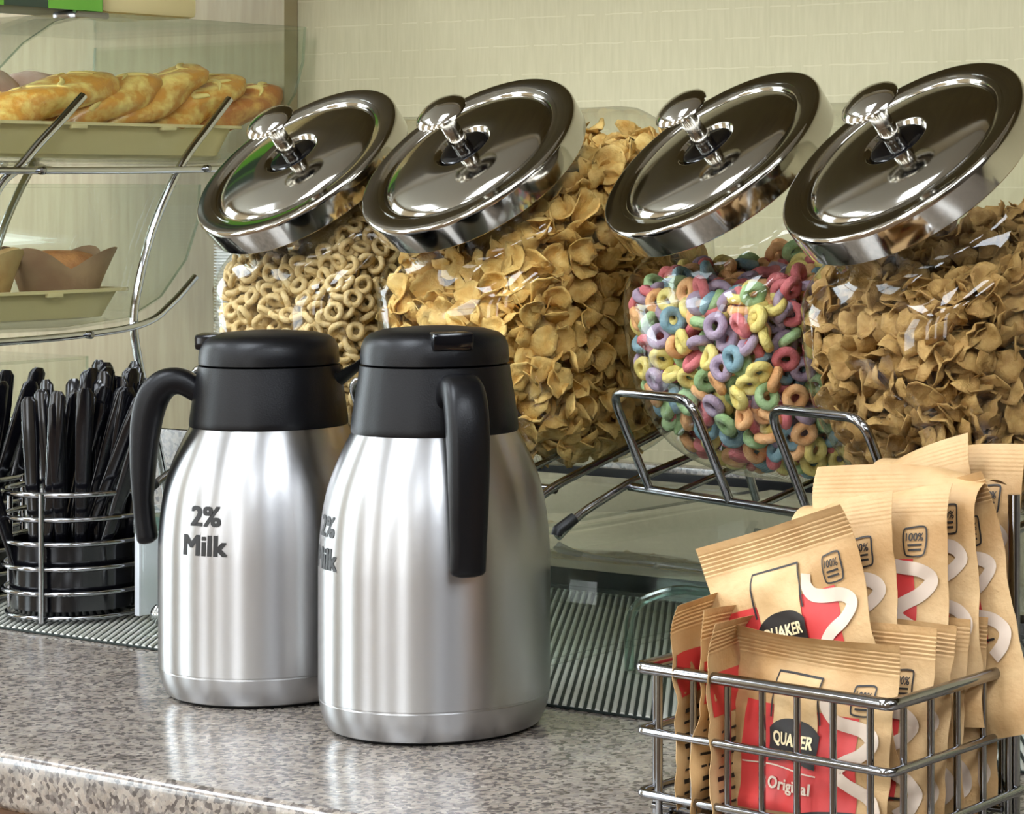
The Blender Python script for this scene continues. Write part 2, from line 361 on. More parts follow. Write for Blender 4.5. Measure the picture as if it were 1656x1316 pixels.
# ------------------------------------------------------------------ thermal carafes
def carafe(loc, zs, a_handle, a_text, label, sub):
    e = empty('thermal_carafe', loc); tag(e, label, 'carafe', 'milk carafes on the counter')
    P = lambda pr: [(r, z*zs) for r, z in pr]
    body = [(0, .0015), (.066, .0015), (.0705, .003), (.0735, .008), (.0762, .016), (.0772, .0222), (.0768, .0227), (.0768, .0235), (.0774, .0240), (.0776, .035), (.0776, .10), (.0773, .118), (.0762, .134), (.0742, .150), (.0712, .164), (.0668, .177), (.0615, .189), (.0565, .199), (.054, .203)]
    pr = []
    b = [Vector((r, z, 0)) for r, z in body]
    pr = [(q.x, q.y) for q in b[:9]] + [(q.x, q.y) for q in catmull(b[9:], 4)]
    G().lathe(P(pr), 96).build('steel_body', M['steel'], e, sharp=28)
    ft = G().lathe(P([(0, 0), (.0655, 0), (.067, .002), (.0, .002)]), 64).build('foot_ring', M['rubber'], e)
    G().lathe(P([(.050, .2005), (.0558, .2005), (.0562, .202), (.0560, .206), (.0538, .222), (.0512, .238), (.0502, .2455), (.047, .2455)]), 80).build('collar', M['black'], e)
    lid = G().lathe(P([(.044, .2440), (.0468, .2462), (.0497, .2470), (.0498, .252), (.0492, .2585), (.0472, .2635), (.043, .2672), (.034, .2697), (.02, .271), (0, .2715)]), 80).build('lid', M['black'], e, sharp=50)
    # handle: a deep strap leaving the collar and hanging free beside the body
    d = Vector((math.cos(a_handle), math.sin(a_handle), 0)); w = Vector((-d.y, d.x, 0))
    pth = catmull(
                  [Vector((a, b*zs, 0)) for a, b in ((.046, .222), (.060, .2325), (.072, .2325), (.081, .2235), (.0862, .206), (.0885, .18), (.0890, .15), (.0875, .128), (.0852, .113))], 6)
    g = G(); n = len(pth); sec = 16
    for i, p in enumerate(pth):
        t = (pth[min(i+1, n-1)] - pth[max(i-1, 0)]).normalized(); nr = Vector((t.y, -t.x, 0)) * -1
        u = i/(n-1); hw = .0118 + .0022*math.sin(PI*min(u*1.2, 1)); ht = .0068 + .0045*math.sin(PI*min(1, u*1.3))
        if i == n-1: hw *= .55; ht *= .5
        elif i == n-2: hw *= .9; ht *= .88
        for k in range(sec):
            q = 2*PI*k/sec; cx = abs(math.cos(q))**.55*math.copysign(1, math.cos(q)); cy = abs(math.sin(q))**.75*math.copysign(1, math.sin(q))
            o2 = p + nr*(cy*ht)
            g.v.append(d*o2.x + Vector((0, 0, o2.y)) + w*(cx*hw))
    for i in range(n-1):
        for k in range(sec): g.f.append((i*sec+k, i*sec+(k+1) % sec, (i+1)*sec+(k+1) % sec, (i+1)*sec+k))
    g.f += [tuple(reversed(range(sec))), tuple((n-1)*sec+k for k in range(sec))]
    g.build('handle', M['black'], e, sharp=60)
    # thumb latch on the lid over the handle
    g = G()
    g.box((.024, -.0140, .2575*zs), (.0512, .0140, .2695*zs))
    lt = g.build('thumb_latch', M['blackgloss'], lid, bevel=.003); lt.rotation_euler = (0, 0, a_handle)
    # spout opposite the handle
    g = G(); sp = -d
    path = [(.040, .233), (.052, .238), (.0615, .2435), (.0700, .2495), (.0735, .2525)]; wd = [.021, .0165, .0125, .0095, .0085]; dp = [.014, .0115, .0085, .006, .0045]
    secn = 12
    for i, (r, z) in enumerate(path):
        for k in range(secn):
            q = PI + PI*k/(secn-1)
            g.v.append(sp*(r + .0) + w*(math.cos(q)*wd[i]) + Vector((0, 0, z*zs + .003 + math.sin(q)*dp[i])))
        for k in range(secn):
            q = 2*PI - PI*k/(secn-1)
            g.v.append(sp*(r - .0008) + w*(math.cos(q)*wd[i]*.82) + Vector((0, 0, z*zs + .003 + math.sin(q)*dp[i]*.72)))
    m2 = secn*2
    for i in range(len(path)-1):
        for k in range(m2): g.f.append((i*m2+k, i*m2+(k+1) % m2, (i+1)*m2+(k+1) % m2, (i+1)*m2+k))
    last = (len(path)-1)*m2
    for k in range(secn-1): g.f.append((last+k, last+k+1, last+m2-2-k, last+m2-1-k))
    g.build('spout', M['black'], e, sharp=50)
    # lettering wrapped on the steel
    g = G(); R = .0781
    def rad(z):
        z /= zs
        for (r0, z0), (r1, z1) in zip(pr, pr[1:]):
            if z0 <= z <= z1: return r0 + (r1-r0)*(z-z0)/max(1e-6, z1-z0)
        return .0776
    for s, zc, h, wdt in (('2%', .1405, .0142, .0262), ('Milk', .1195, .0146, .0376)):
        v, f, asp = text2d(s, .05)
        g.add([(lambda a, z: ((rad(z)+.0003)*math.cos(a), (rad(z)+.0003)*math.sin(a), z))(a_text + (p[0]-.5)*wdt/.0776, (zc*zs + (p[1]-.5)*h)) for p in v], f)
    me = mesh('lettering', g.v, g.f, False); lo = obj('lettering', me, M['ink'], e); lo['label'] = 'black words 2% Milk'
    return e
toc = lambda p: math.atan2(-p[1], -p[0])            # azimuth towards the camera from a spot on the counter
pF = (-1.236, 1.306); pB = (-1.4217, 1.330)
carafe((pF[0], pF[1], .0), 1.0, toc(pF) + math.radians(14), toc(pF) - math.radians(69), 'brushed steel milk carafe standing nearest, its black handle turned to the viewer', 0)
carafe((pB[0], pB[1], .0), .965, toc(pB) - math.radians(97), toc(pB) - math.radians(35), 'brushed steel milk carafe standing behind, reading 2% Milk, handle to the left', 0)

# ------------------------------------------------------------------ cereal jars
TILT = math.radians(40.8); NL = Vector((0, -math.sin(TILT), math.cos(TILT)))     # lid normal in the jar's own frame
HA, HB, HC = .0925, .121, .1425                     # half width, half depth, half height of the body
BC = -NL * .132                                     # body centre below the lid
EX, EN = 2.5, 5.0
def body_r(d):
    return ((abs(d.y/HB)**EX + abs(d.z/HC)**EX)**(EN/EX) + abs(d.x/HA)**EN)**(-1/EN)
AX = Vector((1, 0, 0)); AY = NL.cross(AX)
def jar_mesh():
    seg = 72; rings = []
    nr = .0765
    for s in (.001, -.012, -.028, -.040): rings.append([BC + NL*(.132 + s) + (AX*math.cos(a) + AY*math.sin(a))*nr for a in [2*PI*k/seg for k in range(seg)]])
    P1 = math.radians(60); dphi = math.radians(3)
    def bp(ph, a):
        d = NL*math.cos(ph) + (AX*math.cos(a) + AY*math.sin(a))*math.sin(ph); return BC + d*body_r(d)
    steps = 8
    for i in range(1, steps):
        t = i/steps; row = []
        for k in range(seg):
            a = 2*PI*k/seg; A = rings[3][k]; B = bp(P1, a); tA = -NL*.05 + (AX*math.cos(a)+AY*math.sin(a))*.012; tB = (bp(P1+dphi, a)-bp(P1-dphi, a)).normalized()*(B-A).length*1.1
            h00 = 2*t**3-3*t*t+1; h10 = t**3-2*t*t+t; h01 = -2*t**3+3*t*t; h11 = t**3-t*t
            row.append(A*h00 + tA*h10 + B*h01 + tB*h11)
        rings.append(row)
    for i in range(0, 31):
        ph = P1 + (PI-.02-P1)*i/30; rings.append([bp(ph, 2*PI*k/seg) for k in range(seg)])
    g = G()
    for r in rings: g.v += r
    for i in range(len(rings)-1):
        for k in range(seg): g.f.append((i*seg+k, i*seg+(k+1) % seg, (i+1)*seg+(k+1) % seg, (i+1)*seg+k))
    g.f.append(tuple((len(rings)-1)*seg+k for k in range(seg)))
    g.f = [q[::-1] for q in g.f]
    return mesh('jar_body', g.v, g.f, True, 0)
JAR_ME = jar_mesh(); JAR_ME.materials.append(M['jar'])
def bnorm(d):                                       # outward normal of the body at direction d
    e = 1e-3; p = d*body_r(d)
    F = lambda q: (abs(q.y/HB)**EX + abs(q.z/HC)**EX)**(EN/EX) + abs(q.x/HA)**EN
    return Vector(((F(p+Vector((e*.1,0,0)))-F(p-Vector((e*.1,0,0)))), (F(p+Vector((0,e*.1,0)))-F(p-Vector((0,e*.1,0)))), (F(p+Vector((0,0,e*.1)))-F(p-Vector((0,0,e*.1)))))).normalized()
ROTN = Vector((0, 0, 1)).rotation_difference(NL).to_matrix().to_4x4()
def lathe_me(name, prof, seg, m):
    g = G().lathe(prof, seg, ROTN); me = mesh(name, g.v, g.f, True, 40)
    bm = bmesh.new(); bm.from_mesh(me); bmesh.ops.recalc_face_normals(bm, faces=bm.faces); bm.to_mesh(me); bm.free()
    me.materials.append(m); return me
dome = [(.0705*math.cos(PI/2*k/10)**.9 if k < 10 else 0, -.0028 + .0105*math.sin(PI/2*k/10)) for k in range(11)]
LID_ME = lathe_me('lid', [(.082, -.0215), (.0895, -.0225), (.0905, -.0215), (.0912, -.004), (.0908, -.0012), (.0895, .0), (.0885, .0001), (.0735, .0001), (.0722, -.0008), (.0712, -.0026)] + [d for d in dome[1:] if d[0] > .0245] + [(.0238, .0070), (.0228, .0062), (.0208, .0020), (.018, .0006), (.0, .0004)], 96, M['lid'])
SEAT_ME = lathe_me('knob_seat', [(.0, .0006), (.0195, .0008), (.0195, .0052), (.0180, .0062), (.0110, .0056), (.0, .0056)], 40, M['blackgloss'])
KNOB_ME = lathe_me('knob', [(0, .003), (.0068, .003), (.0068, .0205), (.0063, .0208), (.0063, .0214), (.0068, .0217), (.0068, .0350), (.0110, .0356), (.0185, .0368), (.0205, .0380), (.0209, .0394), (.0196, .0414), (.0150, .0440), (.0090, .0458), (.0045, .0465), (0, .0468)], 40, M['lid'])
# cereal pieces
def ring_me(name, R, r, seed, seg=16, sec=8, jag=.1):
    v = []; f = []
    for i in range(seg):
        a = 2*PI*i/seg
        for k in range(sec):
            q = 2*PI*k/sec; n = 1 + jag*noise.noise(Vector((math.cos(a)*1.7+seed*7, math.sin(a)*1.7, math.cos(q)*.9+seed)))
            n2 = 1 + jag*.7*noise.noise(Vector((math.cos(a)*1.1, math.sin(a)*1.1+seed*5, 3)))
            rr = r*n
            v.append(((R*n2 + rr*math.cos(q))*math.cos(a), (R*n2 + rr*math.cos(q))*math.sin(a)*(1 - .08*(seed % 2)), rr*math.sin(q)*1.05 + .0006*math.sin(2*a + seed)))
    for i in range(seg):
        for k in range(sec): f.append((i*sec+k, ((i+1) % seg)*sec+k, ((i+1) % seg)*sec+(k+1) % sec, i*sec+(k+1) % sec))
    return v, f
def flake_me(name, R, seed, curl, seg=14, rg=3, th=.0007):
    rnd = random.Random(seed); v = []; f = []
    c1 = rnd.uniform(.4, 1)*curl; c2 = rnd.uniform(-.3, .5)*curl; el = rnd.uniform(.72, 1)
    tops = []
    for sgn in (1, -1):
        base = len(v); v.append((0, 0, sgn*th))
        for j in range(1, rg+1):
            for i in range(seg):
                a = 2*PI*i/seg; q = R*j/rg*(1 + .3*(j/rg)*noise.noise(Vector((math.cos(a)*1.5+seed*3.1, math.sin(a)*1.5, seed))))
                x = q*math.cos(a); y = q*math.sin(a)*el
                z = (c1*x*x + c2*y*y)/R + .30*R*noise.noise(Vector((x/R*2.4+seed, y/R*2.4, seed*2.3))) + .10*R*noise.noise(Vector((x/R*5+seed, y/R*5, seed*1.3)))
                v.append((x, y, z + sgn*th*(1 if j < rg else .6)))
        for i in range(seg):
            q = (base, base+1+i, base+1+(i+1) % seg); f.append(q if sgn > 0 else q[::-1])
        for j in range(rg-1):
            for i in range(seg):
                a0 = base+1+j*seg+i; a1 = base+1+j*seg+(i+1) % seg
                q = (a0, a0+seg, a1+seg, a1); f.append(q if sgn > 0 else q[::-1])
        tops.append(base+1+(rg-1)*seg)
    for i in range(seg): f.append((tops[0]+i, tops[1]+i, tops[1]+(i+1) % seg, tops[0]+(i+1) % seg))
    return v, f
def cmat(name, a, b, sc_=160, bump=.5, bs=500, rough=.7): return mat(name, a, rough, rgb2=b, scale=sc_, bump=bump, bscale=bs)
MC = {'oat': cmat('oat_ring', (226, 202, 152), (206, 176, 118)),
      'corn': cmat('corn_flake', (234, 200, 124), (212, 164, 84), 110), 'bran': cmat('bran_flake', (184, 148, 88), (150, 112, 58), 110),
      'red': cmat('ring_red', (222, 128, 134), (206, 104, 112)), 'orange': cmat('ring_orange', (240, 188, 136), (230, 168, 112)),
      'yellow': cmat('ring_yellow', (238, 222, 142), (230, 208, 116)), 'green': cmat('ring_green', (174, 202, 154), (150, 184, 128)),
      'purple': cmat('ring_purple', (182, 162, 184), (160, 140, 166)), 'blue': cmat('ring_blue', (142, 174, 188), (118, 154, 170))}
def frame_from(n, spin):
    q = Vector((0, 0, 1)).rotation_difference(n); return q.to_matrix().to_4x4() @ Matrix.Rotation(spin, 4, 'Z')
HIDE = [(262, 560, 560, 1300), (545, 560, 870, 1300), (870, 800, 1656, 1400), (1290, 775, 1656, 1400), (1420, 740, 1656, 1400)]
def hidden(p):
    u, v = project(p)
    if u < -5 or u > 1661: return True
    return any(a < u < c and b < v < d for a, b, c, d in HIDE)
def fill_jar(L, psi, kind, fill, slope, spacing, word):
    Mj = Matrix.Translation(L) @ Matrix.Rotation(-psi, 4, 'Z'); Mi = Mj.inverted()
    camL = Mi @ CAM
    rnd = random.Random(hash(word) % 1000 if False else len(word)*31)
    shapes = []
    is_ring = kind in ('oat', 'fruit')
    for s in range(6):
        if kind == 'oat': R, r = .0056 + .0003*(s % 3), .0026; shapes.append((ring_me('r', R, r, s+1, 14, 7, .16), R + r, r))
        elif kind == 'fruit': R, r = .0064 + .0002*(s % 3), .0036; shapes.append((ring_me('r', R, r, s+3, 16, 8, .10), R + r, r))
        elif kind == 'corn': R = .0112 + .0014*(s % 3); shapes.append((flake_me('f', R, s+2, .95), R*1.0, .0035))
        else: R = .0098 + .0012*(s % 3); shapes.append((flake_me('f', R, s+12, .8), R*1.0, .003))
    zf = lambda p: fill + slope*(p.y - (BC.y - HB)) - L.z         # local fill height
    # candidate points on the inner wall
    dirs = rng.normal(size=(12000, 3)); dirs /= np.linalg.norm(dirs, axis=1)[:, None]
    cand = []
    for d in dirs:
        d = Vector(d); dn = d.dot(NL); p = BC + d*(body_r(d)*(1 - .15*max(0, min(1, (dn-.5)/.27))) - .0015)
        if p.z > zf(p): continue
        if dn > .77: continue
        n = bnorm(d); cand.append((p, n))
    def darts(c, dist):
        acc = []; arr = np.zeros((0, 3))
        for p, n in c:
            q = np.array(p)
            if len(arr) and ((arr - q)**2).sum(1).min() < dist*dist: continue
            acc.append((p, n)); arr = np.vstack([arr, q])
        return acc
    surf = darts(cand, spacing)
    top = []
    for _ in range(1500):
        x = rnd.uniform(-HA, HA); y = BC.y + rnd.uniform(-HB, HB); p = Vector((x, y, 0)); p.z = zf(p)
        d = p - BC
        if d.length > (body_r(d.normalized()) - .012): continue
        if d.length > 1e-6 and d.normalized().dot(NL) > .80: continue
        top.append((p, Vector((0, -slope, 1)).normalized()))
    top = darts(top, spacing*1.02)
    colors = ['red', 'orange', 'yellow', 'green', 'purple', 'blue']; cw = [.22, .23, .19, .18, .12, .06]
    key = [kind] if kind != 'fruit' else colors
    MEs = {c: [] for c in key}
    for c in key:
        for (v, f), _, _ in shapes:
            me = mesh(c + '_piece', v, f, True, 0); me.materials.append(MC[c]); MEs[c].append(me)
    G0 = {c: G() for c in key}                       # hidden rest, one filler mesh per jar
    made = 0; singles = []
    pl = [(p, n, 0) for p, n in surf] + [(p, n, 0) for p, n in top]
    pl += [(p, n, 1) for p, n in darts(cand[::-1], spacing*1.0)] + [(p, n, 2) for p, n in darts(cand[3000:] + cand[:3000], spacing*1.05)]
    pl += [(p, n, 1) for p, n in top]
    for p, n, layer in pl:
        s = rnd.randrange(6); (v, f), R, r = shapes[s]
        q = Vector((rnd.gauss(0, 1), rnd.gauss(0, 1), rnd.gauss(0, 1))).normalized()
        ax = (n*rnd.choice((-1, 1))*(1.0 if is_ring else .75) + q*1.05).normalized()
        ext = r + (R - r)*math.sqrt(max(0, 1 - ax.dot(n)**2))
        c = p - n*(ext + .0012 + layer*.0095 + rnd.uniform(0, .002))
        T = Matrix.Translation(c) @ frame_from(ax, rnd.uniform(0, 6.28))
        if kind == 'fruit':
            col = rnd.choices(colors, cw)[0]
        else: col = kind
        wp = Mj @ c
        vis = layer == 0 and (camL - p).normalized().dot(n) > -.02 and not hidden(wp)
        if vis: singles.append((wp, Mj @ T, col, s))
        else: G0[col].add([T @ Vector(x) for x in v], f)
    singles.sort(key=lambda t: -(t[0] - CAM).length); singles = singles[::-1][:300] if kind != 'fruit' else singles
    for wp, T, col, s in singles:
        o = bpy.data.objects.new({'oat': 'oat_cereal_ring', 'corn': 'corn_flake', 'bran': 'bran_flake'}.get(kind, 'fruit_cereal_ring'), MEs[col][s])
        COL.objects.link(o); o.matrix_world = T
        if kind == 'fruit': tag(o, f'{col} fruit cereal ring behind the clear wall of the rainbow coloured jar', 'cereal', f'{col} fruit rings in their jar')
        else: tag(o, word, 'cereal', {'oat': 'oat rings in their jar', 'corn': 'corn flakes in their jar', 'bran': 'bran flakes in their jar'}[kind])
    # solid heart of the heap plus the hidden pieces
    core = G(); seg = 28; rg = 16
    for i in range(rg+1):
        ph = PI*i/rg
        for k in range(seg):
            a = 2*PI*k/seg; d = Vector((math.sin(ph)*math.cos(a), math.sin(ph)*math.sin(a), math.cos(ph)))
            p = BC + d*(body_r(d) - .034)*(1 - .55*max(0, d.dot(NL) - .15)); p.z = min(p.z, zf(p) - .03); core.v.append(p)
    for i in range(rg):
        for k in range(seg): core.f.append((i*seg+k, i*seg+(k+1) % seg, (i+1)*seg+(k+1) % seg, (i+1)*seg+k))
    V = []; F = []; mi = []; mats = []
    for ci, c in enumerate(key):
        g = G0[c]
        if ci == 0: g.add(core.v, core.f)
        k = len(V); V += g.v; F += [tuple(i+k for i in q) for q in g.f]; mi += [ci]*len(g.f); mats.append(MC[c])
    me = mesh('cereal_fill', V, F, True, 0)
    for m_ in mats: me.materials.append(m_)
    me.polygons.foreach_set('material_index', mi[:len(me.polygons)])
    o = bpy.data.objects.new('cereal_fill', me); COL.objects.link(o); o.matrix_world = Mj
    o['kind'] = 'stuff'; o['label'] = f'deeper heap of {dict(oat="pale oat rings", corn="golden corn flakes", fruit="rainbow fruit rings", bran="brown bran flakes")[kind]} filling its jar'; o['category'] = 'cereal'
def jar(L, psi, label, kind, fill, slope, spacing, word):
    L = Vector(L)
    e = empty('cereal_jar', L, -psi); tag(e, label, 'jar', 'tilted cereal jars with chrome lids')
    obj('jar_body', JAR_ME, None, e); l = obj('lid', LID_ME, None, e); l['label'] = 'polished chrome lid'
    obj('knob_seat', SEAT_ME, None, l); obj('knob', KNOB_ME, None, l)
    fill_jar(L, psi, kind, fill, slope, spacing, word)
PS1, PS2 = math.radians(5), math.radians(17)
jar((-1.565, 1.492, .388), PS1, 'clear tilted jar of pale oat rings, leftmost of the chrome lidded jars', 'oat', .412, .0, .0106, 'pale tan oat cereal ring seen through the leftmost jar')
jar((-1.363, 1.4745, .392), PS1, 'clear tilted jar of golden corn flakes behind the carafes', 'corn', .335, .45, .0128, 'golden corn flake seen through the second jar from left')
jar((-1.138, 1.4847, .392), PS2, 'clear tilted jar of rainbow coloured fruit cereal rings', 'fruit', .292, .16, .0150, '')
jar((-.934, 1.4225, .391), PS2, 'clear tilted jar of brown bran flakes above the packets, rightmost jar', 'bran', .302, .25, .0118, 'brown bran flake seen through the rightmost jar')

# ------------------------------------------------------------------ chrome jar racks (each carries two jars)
def rack(L0, L1, psi, label):
    L0 = Vector(L0); L1 = Vector(L1); e = empty('jar_rack', (L0.x, L0.y, .1095), -psi); tag(e, label, 'rack', 'chrome jar racks')
    w = (L1 - L0).length; r = .0033; zb = .035
    Tb = lambda pts, nm='wire', rr=r, fil=.012: G().tube(rounded(pts, fil), rr, 10).build(nm, M['wire'], e, sharp=60)
    # front and rear cross bars, two rising side arms ending in rubber shod feet
    Tb([(-.108, -.012, zb), (w + .108, -.012, zb)], 'front_bar'); Tb([(-.108, .175, .087), (w + .108, .175, .087)], 'rear_bar')
    for x in (-.108, w + .108):
        Tb([(x, -.075, .003), (x, -.056, .018), (x, -.012, zb + .003), (x, .175, .09), (x, .21, .006)], 'side_arm')
        f = G().tube([(x, -.0755, .0042), (x, -.0745, .0075), (x, -.0605, .0155)], [.0042, .0046, .0044], 12).build('rubber_foot', M['rubber'], e)
    for x in (0, w):
        Tb([(x - .082, -.012, zb), (x - .082, -.046, .109), (x + .018, -.046, .109), (x + .018, -.012, zb)], 'jar_stop', r, .016)
        for dx in (-.05, .05): Tb([(x + dx, -.012, zb), (x + dx, .175, .087)], 'cradle_wire', .0026)
rack((-1.116, 1.478, 0), (-.934, 1.4225, 0), PS2, 'chrome wire rack holding the fruit ring and bran flake jars')
rack((-1.559, 1.492, 0), (-1.363, 1.4745, 0), PS1, 'chrome wire rack holding the oat ring and corn flake jars')

# ------------------------------------------------------------------ clear acrylic risers under the racks
def riser(x0, x1, y0, y1, label):
    e = empty('acrylic_riser', (0, 0, 0)); tag(e, label, 'riser', 'clear acrylic risers'); t = .006; z0, z1 = .0052, .1095
    G().box((x0, y0, z1 - t), (x1, y1, z1)).build('top_panel', M['acrylic'], e, bevel=.001)
    G().box((x0, y0 + t, z0), (x0 + t, y1, z1 - t)).build('side_panel', M['acrylic'], e, bevel=.001)
    G().box((x1 - t, y0 + t, z0), (x1, y1, z1 - t)).build('side_panel', M['acrylic'], e, bevel=.001)
    G().box((x0, y1 - t, z0), (x1, y1, z1 - t)).build('back_panel', M['acrylic'], e, bevel=.001)
    G().box((x0 + t, y0 + .1, .058), (x1 - t, y0 + .104, z1 - t)).build('flap', M['acrylic'], e, bevel=.001)
    for xx in (x0 - .0004, x1 - t + .0004):
        G().box((xx, y0 - .0006, z1 - .0205), (xx + t, y1, z1 - .0066)).build('edge_rail', M['acryl_edge'], e, bevel=.001)
    return e
riser(-1.300, -.62, 1.372, 1.78, 'clear acrylic riser behind the packet basket')
riser(-1.655, -1.312, 1.405, 1.78, 'clear acrylic riser behind the two carafes')
e = empty('acrylic_bin', (-1.11, 1.56, .006)); tag(e, 'small clear acrylic bin with a bent front lip under the right riser', 'bin')
G().tube(rounded([(-.115, -.06, .002), (-.115, -.06, .050), (-.09, -.04, .062), (.09, -.04, .062), (.10, -.06, .05)], .016, 6), .0036, 10).build('front_lip', M['acryl_edge'], e)
G().box((-.115, -.062, 0), (.10, .075, .003)).build('base', M['acrylic'], e, bevel=.001)
G().box((-.113, -.058, .003), (-.109, .075, .05)).build('side_panel', M['acrylic'], e, bevel=.001)
e = empty('shade_tray', (-1.45, 1.862, .0004)); tag(e, 'long black tray standing in for shade at the wall behind the risers', 'tray')  # black tray made tall and long to stand in for the jars' shade
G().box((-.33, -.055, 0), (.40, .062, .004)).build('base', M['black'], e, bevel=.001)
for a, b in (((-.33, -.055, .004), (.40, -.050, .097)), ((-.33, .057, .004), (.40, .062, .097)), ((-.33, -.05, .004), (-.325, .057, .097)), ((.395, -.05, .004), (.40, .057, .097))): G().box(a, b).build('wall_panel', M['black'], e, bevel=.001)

# ------------------------------------------------------------------ wire basket and oatmeal packets
BX0, BX1, BY0, BY1 = -.951, -.767, 1.163, 1.300
e = empty('wire_basket', ((BX0+BX1)/2, (BY0+BY1)/2, 0)); tag(e, 'chrome wire basket full of oatmeal packets at the counter edge', 'basket')
cx, cy = (BX0+BX1)/2, (BY0+BY1)/2
cor = lambda z: [(BX0-cx, BY0-cy+.010, z), (BX1-cx, BY0-cy-.004, z), (BX1-cx, BY1-cy, z), (BX0-cx, BY1-cy, z)]
for i, z in enumerate((.089, .0525, .0165)):
    G().tube(rounded(cor(z), .006, 4, True), .0036 if i == 0 else .0026, 10, True).build('rim' if i == 0 else 'ring_wire', M['wire'], e, sharp=60)
q = cor(0)
for s in range(4):
    a = Vector(q[s]); b = Vector(q[(s+1) % 4]); nW = 7 if s % 2 == 0 else 5
    for k in range(nW):
        p = a.lerp(b, (k + .5)/nW); cdir = Vector((-p.x, -p.y, 0)).normalized()*.0022
        G().tube([p + cdir + Vector((0, 0, .002)), p + cdir + Vector((0, 0, .088))], .0021, 8).build('upright_wire', M['wire'], e, sharp=60)
for k in range(6):
    x = -.075 + .03*k; G().tube([(x, -.064, .004), (x, .066, .004)], .0021, 8).build('floor_wire', M['wire'], e, sharp=60)
for k in range(3):
    y = -.05 + .05*k; G().tube([(-.088, y, .008), (.088, y, .008)], .0021, 8).build('floor_wire', M['wire'], e, sharp=60)
G().tube([(BX1-cx - .0042, BY1-cy - .005, .0), (BX1-cx - .0042, BY1-cy - .005, .188)], .0036, 10).build('post', M['wire'], e, sharp=60)

